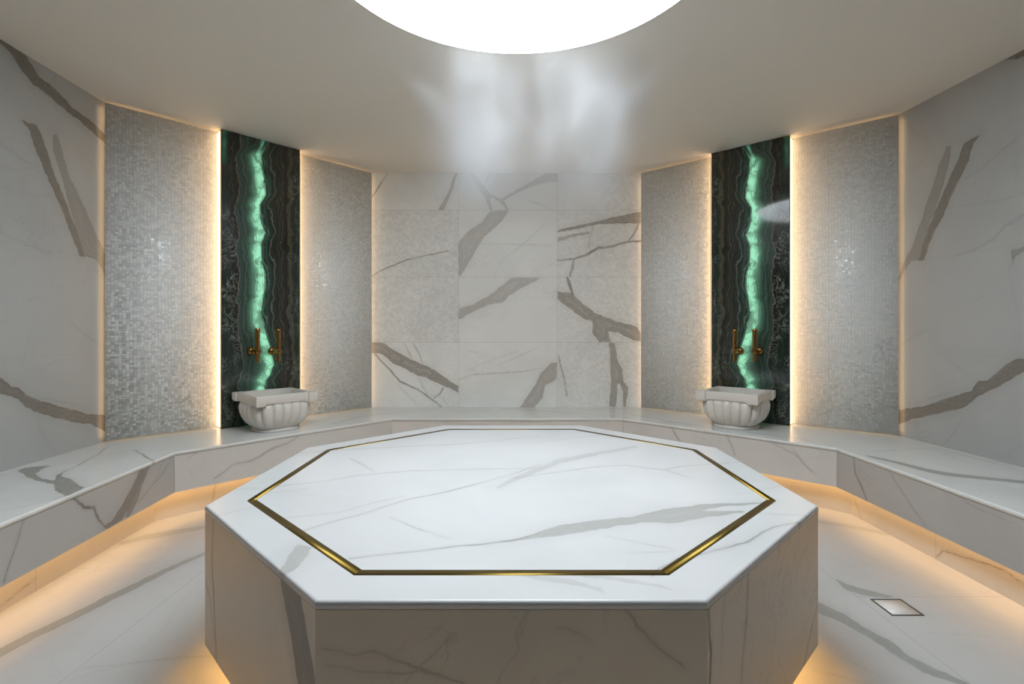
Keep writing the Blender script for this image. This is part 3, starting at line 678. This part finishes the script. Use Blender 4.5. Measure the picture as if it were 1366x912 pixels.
SV = {0: dict(thin=[(.45, 6, [(431,864),(472,872),(500,868),(521,876.5),(566,895),(615,909),(650,925)]), (.4, 5, [(436,886),(480,893),(525.5,899),(560,896),(590,905)]),
                    (.55, 6, [(815,801),(831,809),(851,837.7),(884,866),(913,890)]), (.3, 5, [(745,835),(770,842),(790,855)]), (.25, 5, [(600,850),(570,880),(540,910)])]),
      1: dict(thin=[(.70, 8, [(951,780),(949,790),(945,817),(949,866),(947,911.5),(946,960)]), (.45, 6, [(998,765),(998,780.6),(996,825.5),(990,886.7),(988,920)]),
                    (.5, 5, [(1094,795),(1081.7,841.8),(1071.5,894.8)]), (.2, 5, [(970,780),(964,830),(962,880)])]),
      7: dict(thick=[(.85, [(372,768),(377,772),(390,780),(401,790),(411,850),(421.5,911),(428,960),(405,960),(397,911),(386.8,838)])],
              thin=[(.6, 6, [(284.9,690),(282.8,744),(287,833.6),(289,905)]), (.45, 4, [(267.7,752),(280.8,801),(285.7,850)])])}
oA, oB = octo(AP - .0005), octo(AP - .022)
for k in range(8):
    k2 = (k + 1) % 8; g0, g1 = oA[k], oA[k2]; z0, z1 = PBOT, PTOP - .0205
    sf = wall_surf(g0, g1); mb = MB()
    if k in SV: mb.patch(P3(g0, z0), P3(g1, z0), P3(g1, z1), P3(g0, z1), .0042)
    else: mb.add([P3(g0, z0), P3(g1, z0), P3(g1, z1), P3(g0, z1)], [(0, 1, 2, 3)])
    q0, q1 = oB[k], oB[k2]
    mb.add([P3(g0, z0), P3(g1, z0), P3(g1, z1), P3(g0, z1), P3(q0, z0), P3(q1, z0), P3(q1, z1), P3(q0, z1)],
           [(5, 4, 7, 6), (0, 4, 5, 1), (2, 6, 7, 3), (1, 5, 6, 2), (3, 7, 4, 0)])
    mb.v = [v - pi_ for v in mb.v]
    mt = marble('platform side marble %d' % k, seed=31 + 1.9 * k, rough=.36, base=(.72, .62, .49), light=(.20, .175, .15), dark=(.12, .10, .08), thincol=(.12, .095, .07), faint=.2)
    o = mb.build('side_panel', mt, plat); q_ = SV.get(k, {}); veins(o, mb.V + pi_, sf, thick=q_.get('thick', ()), thin=[(min(1, a1 * (1.25 if k else .85)), a2 * (1.5 if k else 1.2), a3) for a1, a2, a3 in q_.get('thin', ())])
def oct_ring(name, ao, ai, z0, z1, mat):
    mb = MB(); a_, b_ = octo(ao), octo(ai)
    for k in range(8):
        k2 = (k + 1) % 8
        mb.prism([np.array(P3(p, z0)) - pi_ for p in (a_[k], a_[k2], b_[k2], b_[k])], [np.array(P3(p, z1)) - pi_ for p in (a_[k], a_[k2], b_[k2], b_[k])])
    return mb.build(name, mat, plat)
mb = MB(); a_ = octo(AP - .023); mb.prism([np.array(P3(p, PBOT + .056)) - pi_ for p in a_], [np.array(P3(p, PBOT + .068)) - pi_ for p in a_]); mb.build('underside', M_under, plat)
mb = MB(); a_ = octo(AP - .20); mb.prism([np.array(P3(p, 0)) - pi_ for p in a_], [np.array(P3(p, PBOT + .056)) - pi_ for p in a_]); mb.build('plinth', M_under, plat)
oct_ring('led_strip', AP - .085, AP - .11, PBOT + .05, PBOT + .056, M_plat)

# ------------------------------------------------------------------ floor drain
dx0, dx1, dy0, dy1 = 1.027 * S, 1.116 * S, 1.377 * S, 1.463 * S
dn = empty('floor_drain', ((dx0 + dx1) / 2, (dy0 + dy1) / 2, 0)); tag(dn, 'small square floor drain with dark slotted frame and marble cover', 'drain')
hw, hd = (dx1 - dx0) / 2, (dy1 - dy0) / 2
mb = MB(); t_ = .0085
mb.box((-hw, -hd, -.001), (2 * hw, 0, 0), (0, t_, 0), (0, 0, .0024)); mb.box((-hw, hd - t_, -.001), (2 * hw, 0, 0), (0, t_, 0), (0, 0, .0024))
mb.box((-hw, -hd + t_, -.001), (t_, 0, 0), (0, 2 * hd - 2 * t_, 0), (0, 0, .0024)); mb.box((hw - t_, -hd + t_, -.001), (t_, 0, 0), (0, 2 * hd - 2 * t_, 0), (0, 0, .0024))
mb.build('frame', plain('dark slot', (.035, .03, .025), .5), dn)
mb = MB(); mb.box((-hw + t_, -hd + t_, -.001), (2 * hw - 2 * t_, 0, 0), (0, 2 * hd - 2 * t_, 0), (0, 0, .002)); mb.build('cover', marble('drain cover marble', coord='obj', base=(.70, .69, .67)), dn)

# ------------------------------------------------------------------ carved basins
def sq(a, e):     # rounded-square outline: radius at angle a for exponent e
    c, s_ = abs(math.cos(a)), abs(math.sin(a)); return (c ** e + s_ ** e) ** (-1 / e)
HB, RIM = .292, .068
def rim_outline():
    """square rim with blocky ears at its corners, sides bowed out between them"""
    H = .236; ew = .068; st = .014
    side = [(-H, 0), (-H + ew, 0), (-H + ew + .006, -st)]
    for k in range(1, 12):
        t = k / 12; side.append((-H + ew + .006 + t * (2 * (H - ew - .006)), -st + .010 * math.sin(PI * t)))
    side += [(H - ew - .006, -st), (H - ew, 0)]
    pts = []
    for r in range(4):
        a = r * PI / 2
        for x, d in side:
            X, Y = x, -H - d; pts.append((X * math.cos(a) - Y * math.sin(a), X * math.sin(a) + Y * math.cos(a)))
    return pts
def make_basin(name):
    root = empty(name)
    pts = rim_outline(); N = len(pts); zt, zb = HB, HB - RIM
    hole = []
    for x, y in pts:
        a = math.atan2(y, x); r = .196 * sq(a, 3.6); hole.append((r * math.cos(a), r * math.sin(a)))
    def ring(P, z, k=1.0): return [(x * k, y * k, z) for x, y in P]
    c = .006; mb = MB()
    ear = [(k % 15) in (0, 1, 14) for k in range(N)]
    dropped = lambda L: [(x, y, z - (.012 if e_ else 0)) for (x, y, z), e_ in zip(L, ear)]
    loops = [ring(pts, zb, .93), dropped(ring(pts, zb, .965)), dropped(ring(pts, zb + c, .99)), dropped(ring(pts, zb + 2.2 * c, 1)), ring(pts, zt - c, 1), ring(pts, zt - c * .3, .994), ring(pts, zt, .98), ring(hole, zt, 1.03), ring(hole, zt - .006, 1.0), ring(hole, zb + .01, .97), ring(hole, zb, .955)]
    V = [p for l in loops for p in l]
    Fc = [(j * N + k, j * N + (k + 1) % N, (j + 1) * N + (k + 1) % N, (j + 1) * N + k) for j in range(len(loops) - 1) for k in range(N)]
    Fc += [((len(loops) - 1) * N + k, (len(loops) - 1) * N + (k + 1) % N, (k + 1) % N, k) for k in range(N)]
    mb.add(V, Fc); mb.build('rim', M_basin, root, angle=.6)
    # gadrooned bowl
    seg = 288; lob = 20
    outer = [(.152, .030), (.174, .042), (.202, .068), (.222, .102), (.235, .142), (.240, .180), (.234, .208), (.220, HB - RIM + .004)]
    inner = [(.198, HB - RIM + .004), (.194, .19), (.185, .13), (.150, .085), (.080, .062), (.012, .056)]
    V = []; rows_ = 0
    for j, (r, z) in enumerate(outer):
        amp = .105 * min(1, (z - .018) / .06) * min(1, max(.25, (HB - RIM + .03 - z) / .05))
        for k in range(seg):
            a = 2 * PI * k / seg; f = abs(math.cos(lob * a / 2)) ** .6
            rr = r * sq(a, 3.1) * (1 - amp * (1 - f)); V.append((rr * math.cos(a), rr * math.sin(a), z))
        rows_ += 1
    for r, z in inner:
        for k in range(seg):
            a = 2 * PI * k / seg; rr = r * sq(a, 3.0); V.append((rr * math.cos(a), rr * math.sin(a), z))
        rows_ += 1
    Fc = [(j * seg + k, j * seg + (k + 1) % seg, (j + 1) * seg + (k + 1) % seg, (j + 1) * seg + k) for j in range(rows_ - 1) for k in range(seg)]
    Fc.append(tuple(range(seg))[::-1]); Fc.append(tuple((rows_ - 1) * seg + k for k in range(seg)))
    mb = MB(); mb.add(V, Fc); mb.build('bowl', M_basin, root, angle=1.0)
    mb = MB(); V = []; pf = [(.158, 0), (.166, .003), (.168, .012), (.160, .018), (.152, .022), (.154, .030), (.156, .036)]; sg = 96
    for r, z in pf:
        for k in range(sg):
            a = 2 * PI * k / sg; rr = r * sq(a, 2.5); V.append((rr * math.cos(a), rr * math.sin(a), z))
    Fc = [(j * sg + k, j * sg + (k + 1) % sg, (j + 1) * sg + (k + 1) % sg, (j + 1) * sg + k) for j in range(len(pf) - 1) for k in range(sg)]
    Fc.append(tuple(range(sg))[::-1]); Fc.append(tuple((len(pf) - 1) * sg + k for k in range(sg)))
    mb.add(V, Fc); mb.build('foot', M_basin, root, angle=.8)
    return root
def copy_tree(o, parent=None):
    c = o.copy(); col.objects.link(c)
    if parent is not None: c.parent = parent
    for ch in o.children: copy_tree(ch, c)
    return c
b1 = make_basin('stone_basin'); b2 = copy_tree(b1)
for b, s, px, lab in ((b1, dl, 367, 'carved white marble basin in front of the left onyx slab'), (b2, dr, 982, 'carved white marble basin in front of the right onyx slab')):
    offb = .405; u = s_at(s, px, offb); n = inside(s); p = s.o + s.eu * u + n * offb
    b.location = (p[0], p[1], BENCH); b.rotation_euler = (0, 0, math.atan2(n[1], n[0]) + PI / 2); tag(b, lab, 'basin', 'carved basins on the bench')

# ------------------------------------------------------------------ taps
STEM = .135
def make_tap(name):
    """origin on the stone face, +Y into the room"""
    root = empty(name)
    mb = MB(); mb.lathe([(.012, 0), (.031, .001), (.034, .006), (.034, .020), (.030, .028), (.022, .034), (.014, .038)], ax=(0, 1, 0), seg=40); mb.build('rosette', M_bronze, root, angle=.5)
    mb = MB(); mb.lathe([(.011, .034), (.011, .060), (.015, .064), (.015, .074), (.011, .078), (.011, STEM - .01)], ax=(0, 1, 0), seg=28); mb.build('stem', M_bronze, root, angle=.5)
    mb = MB(); mb.lathe([(.0125, -.088), (.0145, -.087), (.015, -.070), (.016, -.02), (.017, .03), (.0175, .09), (.0185, .150), (.0205, .165), (.0205, .178), (.017, .186), (.008, .189)], o=(0, STEM, 0), seg=32); lv = mb.build('lever_spout', M_bronze, root, angle=.5)
    mb = MB(); mb.lathe([(.0195, STEM - .016), (.021, STEM - .012), (.021, STEM + .018), (.016, STEM + .024), (.008, STEM + .030)], ax=(0, 1, 0), seg=28); mb.build('valve_collar', M_bronze, lv, angle=.5)
    return root
t0 = make_tap('wall_tap')
for i, (s, px, py, lab) in enumerate(((dl, 334.5, 468, 'bronze tap above the left basin, the one nearer the wide mosaic panel'), (dl, 362, 468, 'bronze tap above the left basin, the one nearer the back wall'),
                                      (dr, 987.5, 468, 'bronze tap above the right basin, the one nearer the back wall'), (dr, 1013.5, 468, 'bronze tap above the right basin, the one nearer the wide mosaic panel'))):
    t = t0 if i == 0 else copy_tree(t0)
    n = inside(s); q = Surf(s.o + n * (OFF + .0005), s.eu, s.ev); u, v = q.at(px, py); p = q.pos(u, v)
    t.location = tuple(p); t.rotation_euler = (0, 0, math.atan2(n[1], n[0]) - PI / 2); tag(t, lab, 'tap', 'bronze wall taps')

# ------------------------------------------------------------------ round light in the ceiling
SC = np.array([.017 * S, 1.282 * S]); SR = .556 * S
sk = empty('ceiling_light', (SC[0], SC[1], CEIL)); tag(sk, 'large round glowing white light panel in the ceiling', 'ceiling light')
mb = MB(); mb.lathe([(SR - .006, -.004), (SR - .006, .0)], seg=160); mb.build('diffuser', M_sky, sk)
mb = MB(); V = []; sg = 160
for r, z in ((SR - .006, 0), (SR - .006, -.006), (SR, -.006), (SR, 0)):
    V += [(r * math.cos(2 * PI * k / sg), r * math.sin(2 * PI * k / sg), z) for k in range(sg)]
mb.add(V, [(j * sg + k, j * sg + (k + 1) % sg, ((j + 1) % 4) * sg + (k + 1) % sg, ((j + 1) % 4) * sg + k) for j in range(4) for k in range(sg)])
mb.build('rim_trim', plain('white rim', (.72, .70, .66), .5), sk)

# ------------------------------------------------------------------ steam
def steam():
    bx, by, bz = 1.7, .80, 1.0          # size of the cloud's bounds
    c = (.15, 1.90 * S, CEIL - .012 - bz / 2)
    mb = MB(); mb.box((-bx / 2, -by / 2, -bz / 2), (bx, 0, 0), (0, by, 0), (0, 0, bz))
    t = NT('steam'); p = t.n('ShaderNodeTexCoord').outputs['Object']
    sx = t.n('ShaderNodeSeparateXYZ'); t.set(sx.inputs[0], p); x, y, z = sx.outputs
    mp = t.n('ShaderNodeMapping'); t.set(mp.inputs['Vector'], p); t.set(mp.inputs['Scale'], (1.0, 1.0, .6))
    n = t.noise(mp.outputs[0], 3.6, 4, .55, .7); nb = t.noise(mp.outputs[0], 2.2, 2, .5)
    xw = t.math('ADD', x, t.math('MULTIPLY', t.math('SUBTRACT', nb, .5), .34))
    def gauss(v, m, s_): return t.math('POWER', 2.718, t.math('MULTIPLY', -1.0, t.math('POWER', t.math('ABSOLUTE', t.math('DIVIDE', t.math('SUBTRACT', v, m), s_)), 2.0)))
    body = t.math('ADD', gauss(xw, -.36, .15), t.math('MULTIPLY', gauss(xw, .33, .17), .62))
    up = t.math('MULTIPLY', t.ramp(z, -.47, -.02, 0, 1), t.ramp(z, .05, .48, 1, .42))
    # two slanting wisps under the rim of the light
    wl_ = gauss(t.math('ADD', x, t.math('MULTIPLY', z, 1.3)), -.30, .07)
    wr_ = gauss(t.math('SUBTRACT', x, t.math('MULTIPLY', z, 1.0)), .28, .09)
    wisp = t.math('MULTIPLY', t.math('ADD', t.math('MULTIPLY', wl_, .26), t.math('MULTIPLY', wr_, .36)), t.math('MULTIPLY', t.ramp(z, .08, .3, 0, 1), t.ramp(z, .3, .48, 1, .4)))
    low = t.math('MULTIPLY', gauss(xw, .0, .52), t.math('MULTIPLY', t.ramp(z, -.48, -.05, 0, 1), .30))
    dens = t.math('ADD', t.math('ADD', t.math('MULTIPLY', body, up), wisp), low)
    dens = t.math('MULTIPLY', dens, t.ramp(n, .33, .70, .18, 1))
    fade = t.math('MULTIPLY', t.math('MULTIPLY', t.ramp(t.math('ABSOLUTE', x), .6, .84, 1, 0), t.ramp(t.math('ABSOLUTE', y), .12, .39, 1, 0)), t.ramp(t.math('ABSOLUTE', z), .40, .498, 1, 0))
    dens = t.math('MULTIPLY', t.math('MULTIPLY', dens, fade), STEAM_D)
    vs = t.n('ShaderNodeVolumeScatter'); t.set(vs.inputs['Color'], (.96, .97, 1.0)); t.set(vs.inputs['Density'], dens); t.set(vs.inputs['Anisotropy'], .0)
    t.t.links.new(vs.outputs[0], t.out.inputs['Volume'])
    o = mb.build('steam_cloud', t.m); o.location = c
    tag(o, 'soft white steam drifting down below the round ceiling light', 'steam', kind='stuff')
STEAM_D = 3.2
steam()

# ------------------------------------------------------------------ world, camera, colour
w = bpy.data.worlds.new('World'); scene.world = w; w.use_nodes = True
w.node_tree.nodes['Background'].inputs[0].default_value = (.02, .02, .02, 1)
cam = bpy.data.cameras.new('Camera'); co = bpy.data.objects.new('Camera', cam); col.objects.link(co)
co.location = (0, 0, ZC); co.rotation_euler = (PI / 2, 0, 0)
cam.sensor_width = 36; cam.lens = F * 36 / 1366; cam.shift_x = 0; cam.shift_y = -(456 - CY) / 1366; cam.clip_start = .05
scene.camera = co
scene.view_settings.view_transform = 'Standard'
scene.view_settings.exposure = 0.0
